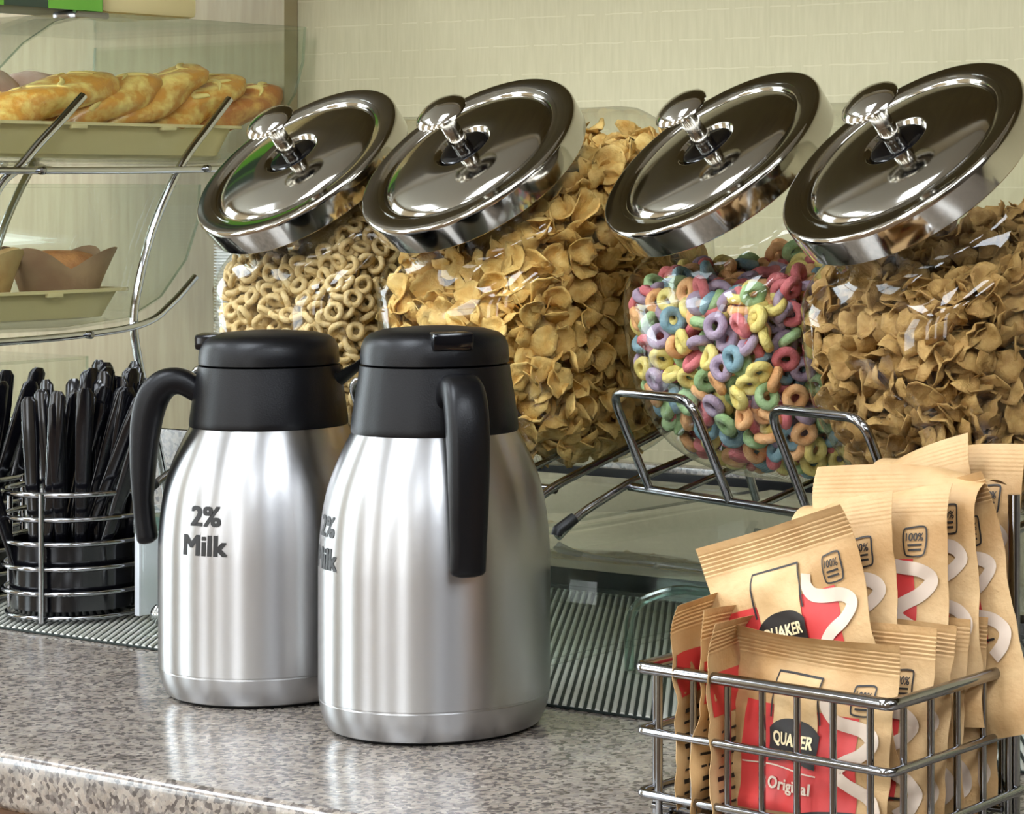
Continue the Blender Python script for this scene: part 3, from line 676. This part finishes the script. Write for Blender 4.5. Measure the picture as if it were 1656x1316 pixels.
PW = .116
def packet(loc, rot, seed, label, flop=.3, curl=0.0, T=.013, back=False, PH=.150, group='oatmeal packets in the wire basket'):
    """loc = bottom centre; local -y is the printed front; rot = Euler XYZ."""
    rd = random.Random(seed); e = empty('oatmeal_packet', loc); e.rotation_euler = Euler(rot); tag(e, label, 'packet', group)
    ph = rd.uniform(0, 6); c1 = rd.uniform(-.003, .003); tw = rd.uniform(-.06, .06)
    flapx = rd.uniform(.55, .95)
    def S(u, v, off=0.0, side=-1):
        d = v*PH                                        # distance from the top edge
        x = (u-.5)*PW*(1 - .03*math.sin(PI*v)); z = PH - d
        seal = max(0, min(1, (d-.017)/.016)); seal = seal*seal*(3-2*seal); bot = max(0, min(1, (PH-d)/.016)); bot = bot*bot*(3-2*bot)
        t = T*seal*bot*(max(0, 4*u*(1-u)))**.55*(.75 + .35*v)
        y = side*t/2
        wv = .0032*math.sin(5.2*u + ph)*(1-v) + c1*math.cos(3*v + ph) + (.0024*noise.noise(Vector((u*4+seed, v*5, seed*1.7))) + .0011*noise.noise(Vector((u*9+v*5+seed, v*9-u*4, seed*.7))))*(.5 + seal)
        wv += .0016*abs(noise.noise(Vector((u*3.1+v*2.3+seed*1.3, v*3.7-u*1.7, seed*2.1))))*seal*2 - .0018*abs(noise.noise(Vector((u*2.2-v*3.1+seed*.9, v*2.9+u*2.4, seed*3.3))))*seal
        wv += curl*((u-.5)**2*4)*(.3 + .7*(1-v))
        if .004 < d < .0185: wv += .0003*math.sin((d-.004)/.0024*2*PI)
        q = max(0, (.026-d)/.026); q = q*(1 + .5*math.sin(4*u*flapx + ph)); bend = flop*q*q
        y += wv - .034*bend; z -= .016*bend*bend
        ang = tw*(z-.06)
        return Vector((x*math.cos(ang) - y*math.sin(ang), y*math.cos(ang) + x*math.sin(ang) + side*off, z))
    us = [i/18 for i in range(19)]; vs = [i*.0008/PH for i in range(25)]; vs += [vs[-1] + (1-vs[-1])*i/24 for i in range(1, 25)]
    nu, nv = len(us), len(vs); g = G()
    for side in (-1, 1): g.v += [S(u, v, 0.00015, side) for v in vs for u in us]
    K = nu*nv
    for j in range(nv-1):
        for i in range(nu-1):
            a = j*nu+i; g.f.append((a, a+nu, a+nu+1, a+1)); g.f.append((K+a, K+a+1, K+a+nu+1, K+a+nu))
    for i in range(nu-1):
        a = i; g.f.append((a, a+1, K+a+1, K+a)); a = (nv-1)*nu+i; g.f.append((a, K+a, K+a+1, a+1))
    for j in range(nv-1):
        a = j*nu; g.f.append((a, K+a, K+a+nu, a+nu)); a = j*nu+nu-1; g.f.append((a, a+nu, K+a+nu, K+a))
    me = mesh('pouch', g.v, g.f, True, 50); obj('pouch', me, M['kraft'], e)
    def pr(name, vf, m, off, side=-1, par=None):
        v, f = vf
        return obj(name, mesh(name, [S(a, min(.97, b*.150/PH), off, side) for a, b in v], f, True, 0), m, par or e)
    def grid(u0, u1, v0, v1, nu=12, nv=14, top=None, bottom=None):
        v = []; f = []
        for j in range(nv+1):
            for i in range(nu+1):
                s = i/nu; a = v0 + (top(s) if top else 0); b = v1 + (bottom(s) if bottom else 0)
                v.append((u0+(u1-u0)*s, a+(b-a)*j/nv))
        for j in range(nv):
            for i in range(nu): f.append((j*(nu+1)+i, (j+1)*(nu+1)+i, (j+1)*(nu+1)+i+1, j*(nu+1)+i+1))
        return v, f
    def strip(path, w, n=6):
        P = catmull([Vector((a*PW, b*.150, 0)) for a, b in path], n); ww = [w[min(len(w)-1, int(i/len(P)*len(w)))] if hasattr(w, '__len__') else w for i in range(len(P))]
        v = []; f = []
        for i, p in enumerate(P):
            t = (P[min(i+1, len(P)-1)] - P[max(i-1, 0)]).normalized(); q = Vector((-t.y, t.x, 0))*ww[i]/2
            for s in (-1, 0, 1): v.append(((p+q*s).x/PW, (p+q*s).y/.150))
        for i in range(len(P)-1):
            for k in (0, 1): f.append((3*i+k, 3*i+k+1, 3*i+k+4, 3*i+k+3))
        return v, f
    if not back:
        pr('red_panel', grid(.11, .84, .283, .66, 14, 16, None, lambda s: .03 - .05*s), M['red'], .0006)
        pr('steam_ribbon', strip([(.665, .212), (.655, .255), (.69, .295), (.76, .312), (.875, .325), (.925, .365), (.87, .415), (.77, .455), (.735, .49), (.80, .53), (.90, .565), (.945, .61), (.92, .66), (.85, .70)], .0078), M['ribbon'], .0013)
        for pth in ([(.31, .160), (.61, .160)], [(.315, .157), (.303, .33)], [(.605, .157), (.617, .33)]):
            pr('logo_frame', strip(pth, .0012, 8), M['print_black'], .0015)
        pr('logo_ground', grid(.318, .602, .165, .37, 10, 10), M['kraft_in'], .0012)
        bn = pr('logo_banner', grid(.30, .62, .325, .487, 14, 8, lambda s: .045*abs(2*s-1)**3, lambda s: -.022*(1-abs(2*s-1)) + .008), M['print_black'], .0018)
        v, f, asp = text2d('QUAKER', .04)
        pr('lettering', ([(.325 + p[0]*.27, .432 - p[1]*.056) for p in v], f), M['print_cream'], .0023, par=bn)
        v, f, asp = text2d('Original', .03)
        pr('flavour_lettering', ([(.315 + p[0]*.285, .603 - p[1]*.058) for p in v], f), M['ribbon'], .0014)
        pr('print_line', strip([(.12, .515), (.35, .505), (.62, .518)], .0008, 6), M['ribbon'], .0011)
        pr('swoosh', strip([(.42, .70), (.58, .655), (.76, .635), (.88, .632)], .0014, 6), M['print_black'], .0010)
        st = pr('grain_stamp', strip([(.80, .168), (.88, .162), (.90, .18), (.90, .255), (.88, .272), (.81, .272), (.79, .255), (.79, .18), (.80, .168)], .0010, 4), M['print_black'], .0010)
        v, f, asp = text2d('100%', .03)
        pr('lettering', ([(.803 + p[0]*.084, .216 - p[1]*.03) for p in v], f), M['print_black'], .0011, par=st)
        for k in range(2): pr('print_line', strip([(.81, .232 + .018*k), (.882, .230 + .018*k)], .0012, 2), M['print_black'], .0011, par=st)
    else:
        pr('red_panel', grid(.02, .98, .20, .36, 10, 8), M['red'], .0006)
        for k in range(11): pr('print_line', strip([(.06, .42+.045*k), (.90 - .16*((k*5+seed) % 4)/3, .42+.045*k)], (.0026, .0016, .0013)[(k+seed) % 3], 5), M['print_black'], .0008)
    pr('red_panel', grid(.2, .8, .20, .34, 8, 6), M['red'], .0006, 1)
    for k in range(9): pr('print_line', strip([(.2, .42+.05*k), (.8 - .1*(k % 3), .42+.05*k)], .0016, 5), M['print_black'], .0007, 1)
    return e
R_ = math.radians
# front, the big tilted one, and the row behind it (front to back)
packet((-0.8428, 1.1842, 0.0050), (R_(-4), R_(1.5), R_(-2)), 1, 'foremost oatmeal packet standing upright behind the front wires', 0.18, 0.004, PH=0.112)
packet((-0.8374, 1.1965, 0.0285), (R_(-4), R_(-17.5), R_(-2)), 2, 'tilted oatmeal packet sticking out above the foremost packet', 0.1, 0, PH=0.15)
packet((-0.8430, 1.2155, 0.0366), (R_(-4), R_(-11), R_(-2)), 3, 'oatmeal packet directly behind the tilted packet, pale folded top', -.45, 0.002, PH=0.15)
packet((-0.8319, 1.2335, 0.0447), (R_(-4), R_(-5), R_(-2)), 4, 'oatmeal packet with a wide red panel, third behind the front', -.45, 0.002, PH=0.15)
packet((-0.8224, 1.2515, 0.0561), (R_(-4), R_(-5), R_(-2)), 5, 'oatmeal packet with a squared pale folded top, fourth behind the front', -.45, 0, PH=0.15)
packet((-0.7943, 1.2665, 0.0442), (R_(-4), R_(-15), R_(-2)), 6, 'shadowed oatmeal packet slanting to the left beside the post', 0.1, 0, PH=0.15)
packet((-0.8226, 1.2845, 0.0623), (R_(-4), R_(-16), R_(-2)), 7, 'oatmeal packet near the back, its top edge rising to the right', -.45, 0, PH=0.15)
packet((-0.8295, 1.3055, 0.0638), (R_(-4), R_(-2), R_(-2)), 8, 'rearmost oatmeal packet overlapping the bran flake jar', -.45, 0, PH=0.15)
# shorter standing packets along the right side of the basket
packet((-.8305, 1.204, .0110), (R_(-3), R_(0.5), R_(-2)), 11, 'low oatmeal packet just behind the foremost one, right wires', .15, .003, PH=.112)
packet((-.8305, 1.222, .0110), (R_(-3), R_(1.5), R_(-2)), 12, 'low oatmeal packet second along the right wires', .15, .003, PH=.112)
packet((-.8305, 1.24, .0110), (R_(-3), R_(0.5), R_(-2)), 13, 'low oatmeal packet third along the right wires', .15, .003, PH=.112)
packet((-.8305, 1.258, .0110), (R_(-3), R_(1.5), R_(-2)), 14, 'low oatmeal packet fourth along the right wires', .15, .003, PH=.112)
packet((-.8305, 1.278, .0110), (R_(-3), R_(0.5), R_(-2)), 15, 'low oatmeal packet beside the rear post', .15, .003, PH=.112)
# packets wedged sideways at the left end, edges and backs to the viewer
packet((-.930, 1.226, .013), (0, R_(-2), R_(100)), 21, 'oatmeal packet wedged sideways at the left end of the basket', .1, .0, .010, True, PH=.118)
packet((-.914, 1.222, .007), (0, R_(2), R_(98)), 22, 'oatmeal packet wedged sideways, second from the left end', .15, .0, .010, True, PH=.118)
packet((-.899, 1.222, .004), (0, R_(-1), R_(96)), 23, 'oatmeal packet wedged sideways, against the foremost packet', .3, .0, .010, True, PH=.118)

# ------------------------------------------------------------------ wire cups with black cutlery
def cutlery_me(seed):
    rd = random.Random(seed); ln = rd.uniform(.17, .185); g = G()
    n = 12; sec = 10; b = rd.uniform(-.004, .004)
    for i in range(n+1):
        t = i/n; z = ln*t
        w = .0040 + .0042*t**1.3; th = .0016 + .0012*t
        if i == n: w *= .45; th *= .4; z = ln
        if i == n-1: z = ln*.975; w *= .9; th *= .9
        for k in range(sec):
            q = 2*PI*k/sec; g.v.append(Vector((math.copysign(abs(math.cos(q))**.6, math.cos(q))*w, math.copysign(abs(math.sin(q))**.8, math.sin(q))*th + b*math.sin(PI*t), z)))
    for i in range(n):
        for k in range(sec): g.f.append((i*sec+k, i*sec+(k+1) % sec, (i+1)*sec+(k+1) % sec, (i+1)*sec+k))
    g.f += [tuple(reversed(range(sec))), tuple(n*sec+k for k in range(sec))]
    me = mesh('cutlery', g.v, g.f, True, 50); me.materials.append(M['blackgloss']); return me
CUT = [cutlery_me(s) for s in range(4)]
def wire_cup(c, label, sticks, lab, grp, cups=True):
    e = empty('wire_cup', (c[0], c[1], .0052)); tag(e, label, 'cup', 'wire cutlery cups')
    for i in range(6):
        z = .003 + .0205*i; r = .060 - (.003 if i == 0 else 0)
        G().tube([(r*math.cos(2*PI*k/48), r*math.sin(2*PI*k/48), z) for k in range(48)], .0022 if i < 5 else .0026, 8, True).build('ring_wire', M['wire'], e, sharp=60)
    for k in range(4):
        a = toc(c) - .48 + k*PI/2; G().tube([(.0622*math.cos(a), .0622*math.sin(a), 0), (.0622*math.cos(a), .0622*math.sin(a), .107)], .0024, 8).build('upright_wire', M['wire'], e, sharp=60)
    G().lathe([(0, .004), (.050, .004), (.0545, .008), (.0560, .060), (.0572, .062), (.0572, .0635), (.0545, .0635), (.052, .012), (0, .010)], 48).build('insert', M['blackgloss'], e)
    for i, (dx, dy, tx, ty, h) in enumerate(sticks):
        o = bpy.data.objects.new('plastic_cutlery', CUT[i % 4]); COL.objects.link(o)
        R0 = FWD*0
        pos = Vector((c[0], c[1], .0165 + h)) + RGT*dx + FWD*dy
        up = (RGT*tx + FWD*ty + Vector((0, 0, 1))).normalized()
        face = (CAM - pos).normalized(); face = (face + RGT*random.uniform(-.9, .9)); face = (face - up*face.dot(up)).normalized()
        xa = face.cross(up)*-1
        Mx = Matrix((xa, face*-1, up)).transposed().to_4x4(); Mx.translation = pos; o.matrix_world = Mx
        tag(o, lab, 'cutlery', grp)
rd = random.Random(5); stA = []
for i in range(20): stA.append((rd.uniform(-.03, .0), rd.uniform(-.028, .03), rd.uniform(.10, .48) if i % 5 else rd.uniform(-.3, .0), rd.uniform(-.05, .25), rd.uniform(0, .006)))
for i in range(24): stA.append((rd.uniform(-.005, .034), rd.uniform(-.02, .03), rd.uniform(-.04, .20), rd.uniform(-.05, .22), rd.uniform(.004, .018)))
for dx, tx in ((-.020, .10), (.0, -.02), (.012, .05), (-.03, -.28), (.018, .34)): stA.append((dx, -.034, tx, -.06, -.002))
stB = [(rd.uniform(-.01, .034), rd.uniform(-.028, .03), rd.uniform(-.05, .30), rd.uniform(-.05, .2), rd.uniform(0, .008)) for i in range(14)]
wire_cup((-1.80, 1.468), 'round chrome wire cup of black cutlery beside the rear carafe', stA, 'black plastic cutlery piece standing in the wire cup beside the carafe', 'black cutlery beside the carafe')
wire_cup((-1.962, 1.468), 'round chrome wire cup of black cutlery cut off by the left picture edge', stB, 'black plastic cutlery piece standing in the leftmost wire cup', 'black cutlery in the leftmost cup')
ad = G().box((-1.7315, 1.470, .0072), (-1.7255, 1.60, .098)).build('acrylic_divider', mat('frosted', (214, 218, 224), .3), bevel=.0012); tag(ad, 'pale upright acrylic divider between the wire cup and rear carafe', 'divider')
bl = G().lathe([(0, 0), (.004, .0003), (.0075, .004), (.0085, .0085), (.0075, .013), (.004, .0165), (0, .017)], 24, Matrix.Translation((0, 0, 0))).build('glass_knob', M['chrome']); bl.location = (-1.690, 1.462, .0052); tag(bl, 'small shiny round knob on the mat beside the rear carafe', 'knob')

# ------------------------------------------------------------------ three tier acrylic pastry display
DX1, DX0 = -2.03, -2.36
ds = empty('pastry_display', ((DX0+DX1)/2, 1.7, 0)); tag(ds, 'three tier clear acrylic pastry display on a chrome stand', 'display case')
dl = lambda x, y, z: (x - (DX0+DX1)/2, y - 1.7, z)
tiers = [  # outline of the side panel (y, z), front curve first
    [(1.475, .395), (1.490, .425), (1.52, .452), (1.567, .476), (1.594, .501), (1.63, .523), (1.673, .534), (1.951, .534), (1.948, .497), (1.937, .464), (1.912, .431), (1.878, .405), (1.844, .394), (1.79, .391)],
    [(1.335, .236), (1.35, .27), (1.39, .31), (1.44, .342), (1.50, .362), (1.54, .369), (1.808, .368), (1.805, .33), (1.79, .293), (1.758, .257), (1.718, .238), (1.64, .232)],
    [(1.30, .092), (1.31, .13), (1.34, .165), (1.39, .19), (1.44, .203), (1.668, .203), (1.668, .165), (1.65, .13), (1.62, .105), (1.58, .092)]]
for ti, ol in enumerate(tiers):
    for x, nm in ((DX1, 'side_panel'), (DX0, 'side_panel')):
        g = G(); n = len(ol)
        g.add([dl(x, y, z) for y, z in ol] + [dl(x - .004, y, z) for y, z in ol], [tuple(range(n)), tuple(reversed(range(n, 2*n)))])
        pn = g.build(nm, M['acrylic'], ds, smooth=False)
        g = G(); g.v = [Vector(dl(x, y, z)) for y, z in ol] + [Vector(dl(x - .004, y, z)) for y, z in ol]
        g.f = [(i, (i+1) % n, n+(i+1) % n, n+i) for i in range(n)]
        g.build('edge', M['acryl_edge'], pn, smooth=False)
    top_i = [i for i in range(len(ol)-1) if abs(ol[i][1]-ol[i+1][1]) < .003 and ol[i+1][0]-ol[i][0] > .15][0]
    def sheet(pts, nm):
        g = G(); m_ = len(pts)
        for off in (0, .0035):
            for x in (DX0, DX1 - .004): g.v += [Vector(dl(x, y, z - off)) for y, z in pts]
        for i in range(m_-1):
            g.f += [(i, i+1, m_+i+1, m_+i), (2*m_+i, 3*m_+i, 3*m_+i+1, 2*m_+i+1)]
        g.f += [(0, m_, 3*m_, 2*m_), (m_-1, 3*m_-1, 4*m_-1, 2*m_-1)]
        g.f += [(i, 2*m_+i, 2*m_+i+1, i+1) for i in range(m_-1)] + [(m_+i, m_+i+1, 3*m_+i+1, 3*m_+i) for i in range(m_-1)]
        return g.build(nm, M['acrylic'], ds, sharp=50)
    sheet(ol[:top_i+1], 'front_cover'); sheet(ol[top_i:top_i+2], 'top_panel'); sheet(ol[top_i+1:] + [ol[0]], 'base_panel')
hg = G().box(dl(DX1 - .03, 1.650, .528), dl(DX1 + .004, 1.690, .5345)).build('hinge', M['wire'], ds, bevel=.002)
for x in (DX1 + .006, -2.25):
    p = catmull([dl(x, 1.84, .455), dl(x, 1.812, .426), dl(x, 1.776, .386), dl(x, 1.741, .324), dl(x, 1.722, .264), dl(x, 1.718, .228), dl(x, 1.726, .185), dl(x, 1.745, .12), dl(x, 1.76, .05), dl(x, 1.76, .004)], 6)
    G().tube(p, .0042, 12).build('stand_tube', M['chrome'], ds, sharp=60)
G().tube(catmull([dl(DX1 + .010, 1.654, 0.453), dl(DX1 + .010, 1.629, 0.430), dl(DX1 + .010, 1.600, 0.404), dl(DX1 + .010, 1.580, 0.384), dl(DX1 + .010, 1.559, 0.367), dl(DX1 + .010, 1.540, .330), dl(DX1 + .010, 1.520, .27), dl(DX1 + .010, 1.515, .2255)], 6), .0042, 12).build('stand_tube', M['chrome'], ds, sharp=60)
for x in (DX1 + .013, DX0 + .03):
    G().tube(catmull([dl(x, 1.789, .276), dl(x, 1.758, .250), dl(x, 1.722, .2315), dl(x, 1.637, .224), dl(x, 1.50, .222), dl(x, 1.345, .222)], 6), .0036, 10).build('tier_rail', M['chrome'], ds, sharp=60)
    G().tube(catmull([dl(x, 1.90, .4145), dl(x, 1.875, .396), dl(x, 1.844, .386), dl(x, 1.79, .383), dl(x, 1.60, .381), dl(x, 1.48, .381)], 6), .0036, 10).build('tier_rail', M['chrome'], ds, sharp=60)
    for yy, zz in ((1.80, .384), (1.60, .381), (1.655, .2245), (1.50, .222)):
        G().lathe([(0, -.001), (.004, -.001), (.004, .004), (.002, .006), (0, .006)], 12, Matrix.Translation(dl(x + .003, yy, zz)) @ Matrix.Rotation(PI/2, 4, 'Y')).build('screw', M['wire'], ds)
    G().tube(catmull([dl(x, 1.655, .10), dl(x, 1.60, .086), dl(x, 1.50, .084), dl(x, 1.32, .084)], 6), .0036, 10).build('tier_rail', M['chrome'], ds, sharp=60)
for y, z in ((1.76, .0065), (1.40, .0065)): G().tube([dl(DX0 - .0, y, z), dl(DX1 + .006, y, z)], .0042, 10).build('foot_bar', M['chrome'], ds)
G().tube([dl(DX1 + .006, 1.76, .0065), dl(DX1 + .006, 1.40, .0065)], .0042, 10).build('foot_bar', M['chrome'], ds)
G().tube([dl(DX1 + .006, 1.40, .0065), dl(DX1 + .006, 1.40, .222)], .0042, 10).build('stand_tube', M['chrome'], ds)
# cream trays
def tray(x0, x1, y0, y1, zb, zt, label):
    e = empty('serving_tray', ((x0+x1)/2, (y0+y1)/2, zb)); tag(e, label, 'tray', 'cream serving trays')
    hx, hy = (x1-x0)/2, (y1-y0)/2; h = zt - zb
    def loop(ix, z, r=.025):
        return rounded([(-hx+ix, -hy+ix, z), (hx-ix, -hy+ix, z), (hx-ix, hy-ix, z), (-hx+ix, hy-ix, z)], r, 5, True)
    rows = [loop(.03, 0), loop(.018, .002), loop(.008, h-.003), loop(.0, h-.003), loop(.0, h), loop(.009, h), loop(.02, .005), loop(.03, .004)]
    g = G(); n = len(rows[0])
    for r in rows: g.v += r
    for i in range(len(rows)-1):
        for k in range(n): g.f.append((i*n+k, i*n+(k+1) % n, (i+1)*n+(k+1) % n, (i+1)*n+k))
    g.f += [tuple(reversed(range(n))), tuple((len(rows)-1)*n+k for k in range(n))]
    g.build('tray_body', M['cream'], e, sharp=40)
    for yy in (-.12, -.02, .09):
        G().box((hx - .004, yy - .009, h - .0065), (hx + .0008, yy + .009, h - .0025)).build('stacking_lug', M['cream'], e, bevel=.0008)
tray(-2.33, -2.042, 1.49, 1.885, .3955, .4285, 'cream plastic tray of pastries on the top tier')
tray(-2.33, -2.042, 1.36, 1.738, .2365, .2665, 'cream plastic tray of muffins on the middle tier')
# pastries
M['pastry'] = mat('pastry', (250, 222, 130), .38, rgb2=(218, 152, 58), scale=60, bump=1.0, bscale=90, coat=.35, lo=.36, hi=.56, detail=6)
M['pastry_brown'] = mat('pastry_brown', (232, 180, 96), .42, rgb2=(190, 116, 50), scale=60, bump=1.0, bscale=90, coat=.3, lo=.36, hi=.56, detail=6)
M['pink'] = mat('pink_pastry', (226, 200, 186), .5, rgb2=(206, 168, 150), scale=40, bump=.4, bscale=120)
M['icing'] = mat('icing', (246, 222, 136), .4)
def lump(ln, wd, ht, seed, twist=3, seg=28, rg=20, amp=.13):
    g = G()
    for i in range(rg+1):
        ph = PI*i/rg; t = math.cos(ph)
        for k in range(seg):
            a = 2*PI*k/seg; s = math.sin(ph)**.62
            b = 1 + amp*math.sin(twist*a*1.0 + 5.5*t + seed) * math.sin(ph) + .10*noise.noise(Vector((t*3+seed, math.cos(a)*1.6, math.sin(a)*1.6)))
            z = math.sin(a)*ht*s*b; z = max(z, -ht*.72)
            g.v.append(Vector((math.cos(a)*wd*s*b, t*ln*(1 + .05*noise.noise(Vector((seed, a, 0)))), z)))
    for i in range(rg):
        for k in range(seg): g.f.append((i*seg+k, i*seg+(k+1) % seg, (i+1)*seg+(k+1) % seg, (i+1)*seg+k))
    return g
labs = ['golden twisted pastry cut off at the left, foremost on the top tray', 'golden twisted pastry second from the front of the top tray', 'golden twisted pastry in the middle of the row on the top tray',
        'golden twisted pastry fourth in the row on the top tray', 'browner short pastry at the back end of the top tray']
for i, (y, z, m_, hl) in enumerate(((1.651, .447, 'pastry', .088), (1.724, .446, 'pastry', .072), (1.779, .450, 'pastry', .078), (1.832, .446, 'pastry', .074), (1.888, .443, 'pastry_brown', .068))):
    e = empty('twisted_pastry', (-2.082, y, z)); e.rotation_euler = (R_((15, 22, 27, 24, 20)[i]), 0, R_(-4)); tag(e, labs[i], 'pastry', 'twisted pastries on the top tray')
    lump(hl, .036, .0195, i*1.7).build('dough', M[m_], e, sharp=0)
    rd = random.Random(i)
    for k in range(9):
        y0 = (-.75 + 1.5*(k + rd.uniform(-.3, .3))/8)*hl; a0 = rd.uniform(.08, .55); a1 = a0 + rd.uniform(.15, .4); pts = []
        for q in range(6):
            a = PI*(a0 + (a1-a0)*q/5); yy = max(-hl*.9, min(hl*.9, y0 + .010*math.sin(q*.9 + k*2)*rd.uniform(.5, 1))); t_ = yy/hl; s_ = math.sqrt(max(.05, 1-t_*t_))**.62
            b_ = 1 + .13*math.sin(3*a + 5.5*t_ + i*1.7)*math.sqrt(max(0, 1-t_*t_)) + .10*noise.noise(Vector((t_*3+i*1.7, math.cos(a)*1.6, math.sin(a)*1.6)))
            pts.append((math.cos(a)*.036*s_*b_, yy, math.sin(a)*.0195*s_*b_ + .0003))
        pp = catmull(pts, 3); n_ = len(pp)
        G().tube(pp, [.0006 + .0026*math.sin(PI*q/(n_-1)) for q in range(n_)], 6, flat=.5).build('icing_patch', M['icing'], e, sharp=0)
for i, (x, y, z) in enumerate(((-2.18, 1.585, .461), (-2.19, 1.66, .455), (-2.19, 1.735, .452), (-2.27, 1.60, .455))):
    e = empty('iced_bun', (x, y, z)); tag(e, ('pale pink iced bun behind the foremost pastry, at the left', 'pale pink iced bun behind the second pastry', 'pale pink iced bun behind the middle pastry', 'pale pink iced bun at the far side of the top tray')[i], 'pastry', 'pink buns on the top tray')
    lump(.042, .04, .031, i*2.3+9, 2, amp=.05).build('dough', M['pink'], e, sharp=0)
# muffins in folded paper cups
M['paper_cup'] = mat('brown_paper', (172, 138, 104), .7, rgb2=(150, 112, 84), scale=30, bump=.2, bscale=200)
M['paper_pale'] = mat('tan_paper', (206, 176, 122), .7, rgb2=(182, 140, 84), scale=24, bump=.2, bscale=200)
M['muffin'] = mat('muffin_top', (206, 140, 82), .7, rgb2=(176, 108, 58), scale=70, bump=.8, bscale=200)
M['choc'] = mat('choc_muffin', (70, 44, 28), .7, rgb2=(52, 32, 20), scale=70, bump=.8, bscale=200)
def muffin(loc, rz, m_top, m_pap, label):
    e = empty('muffin', loc, rz); tag(e, label, 'muffin', 'muffins on the middle tray')
    g = G(); seg = 48; rows = 7
    for side in (0, 1):
        for j in range(rows):
            t = j/(rows-1)
            for k in range(seg):
                a = 2*PI*k/seg; pt = abs(math.cos(2*a))**1.5; sq = 1 + .13*(math.cos(4*a))*t
                r = (.031 + .016*t + .006*t*t*pt)*sq - .0006*side
                g.v.append(Vector((r*math.cos(a), r*math.sin(a), .001 + (.044 + .021*pt)*t)))
    K = seg*rows
    for j in range(rows-1):
        for k in range(seg):
            a = j*seg+k; b = j*seg+(k+1) % seg; g.f.append((a, b, b+seg, a+seg)); g.f.append((K+a, K+a+seg, K+b+seg, K+b))
    for k in range(seg): a = (rows-1)*seg+k; b = (rows-1)*seg+(k+1) % seg; g.f.append((a, b, K+b, K+a))
    g.f.append(tuple(reversed(range(seg))))
    g.build('paper_cup', m_pap, e, sharp=40)
    g = G(); prof = [(0, .004), (.028, .004), (.035, .03), (.0385, .042), (.037, .0505), (.031, .0575), (.018, .0615), (0, .0625)]
    g.lathe(prof, 40)
    for v in g.v:
        v += v.normalized()*.0016*noise.noise(v*110)
    g.build('muffin_top', m_top, e, sharp=0)
muffin((-2.100, 1.690, .2412), R_(22), M['muffin'], M['paper_cup'], 'brown muffin in a folded mauve brown paper cup at the tray end')
muffin((-2.105, 1.590, .2412), R_(10), M['choc'], M['paper_pale'], 'dark muffin in a tan paper cup, cut off by the left edge')
muffin((-2.215, 1.63, .2412), R_(40), M['choc'], M['paper_cup'], 'dark muffin in a brown paper cup behind the two front muffins')
# things standing on top of the display, cut by the top of the picture
e = empty('cream_canister', (-2.10, 1.755, .5355)); tag(e, 'cream coloured square canister on top of the pastry display', 'canister')
G().box((-.055, -.062, 0), (.060, .057, .16)).build('body', M['cream'], e, bevel=.006)
G().box((-.058, -.065, .161), (.063, .060, .18)).build('lid', M['cream'], e, bevel=.005)
e = empty('green_carton', (-2.085, 1.60, .5355)); tag(e, 'bright green and dark carton on top of the pastry display', 'carton')
grn = mat('green_card', (120, 190, 70), .4); dgr = mat('dark_green_card', (62, 78, 66), .4)
G().box((-.05, -.07, 0), (.05, .09, .15)).build('box', dgr, e, bevel=.001)
G().box((.0502, .025, .0), (.051, .088, .149)).build('printed_panel', grn, e, smooth=False)
G().box((.0502, -.032, .0), (.051, -.026, .149)).build('printed_panel', grn, e, smooth=False)
# nested stack of white paper bowls behind the leftmost jar
g = G(); prof = [(0, 0), (.040, 0)]; z = .002
while z < .345:
    prof += [(.0425, z), (.0455, z + .0012), (.0455, z + .0019), (.0425, z + .0024)]; z += .0031
prof += [(.036, z), (0, z)]
o = g.lathe(prof, 40).build('paper_bowl_stack', M['white'], sharp=30); o.location = (-1.985, 1.845, .0002)
tag(o, 'tall stack of nested white paper bowls behind the leftmost jar', 'bowls', kind='stuff')
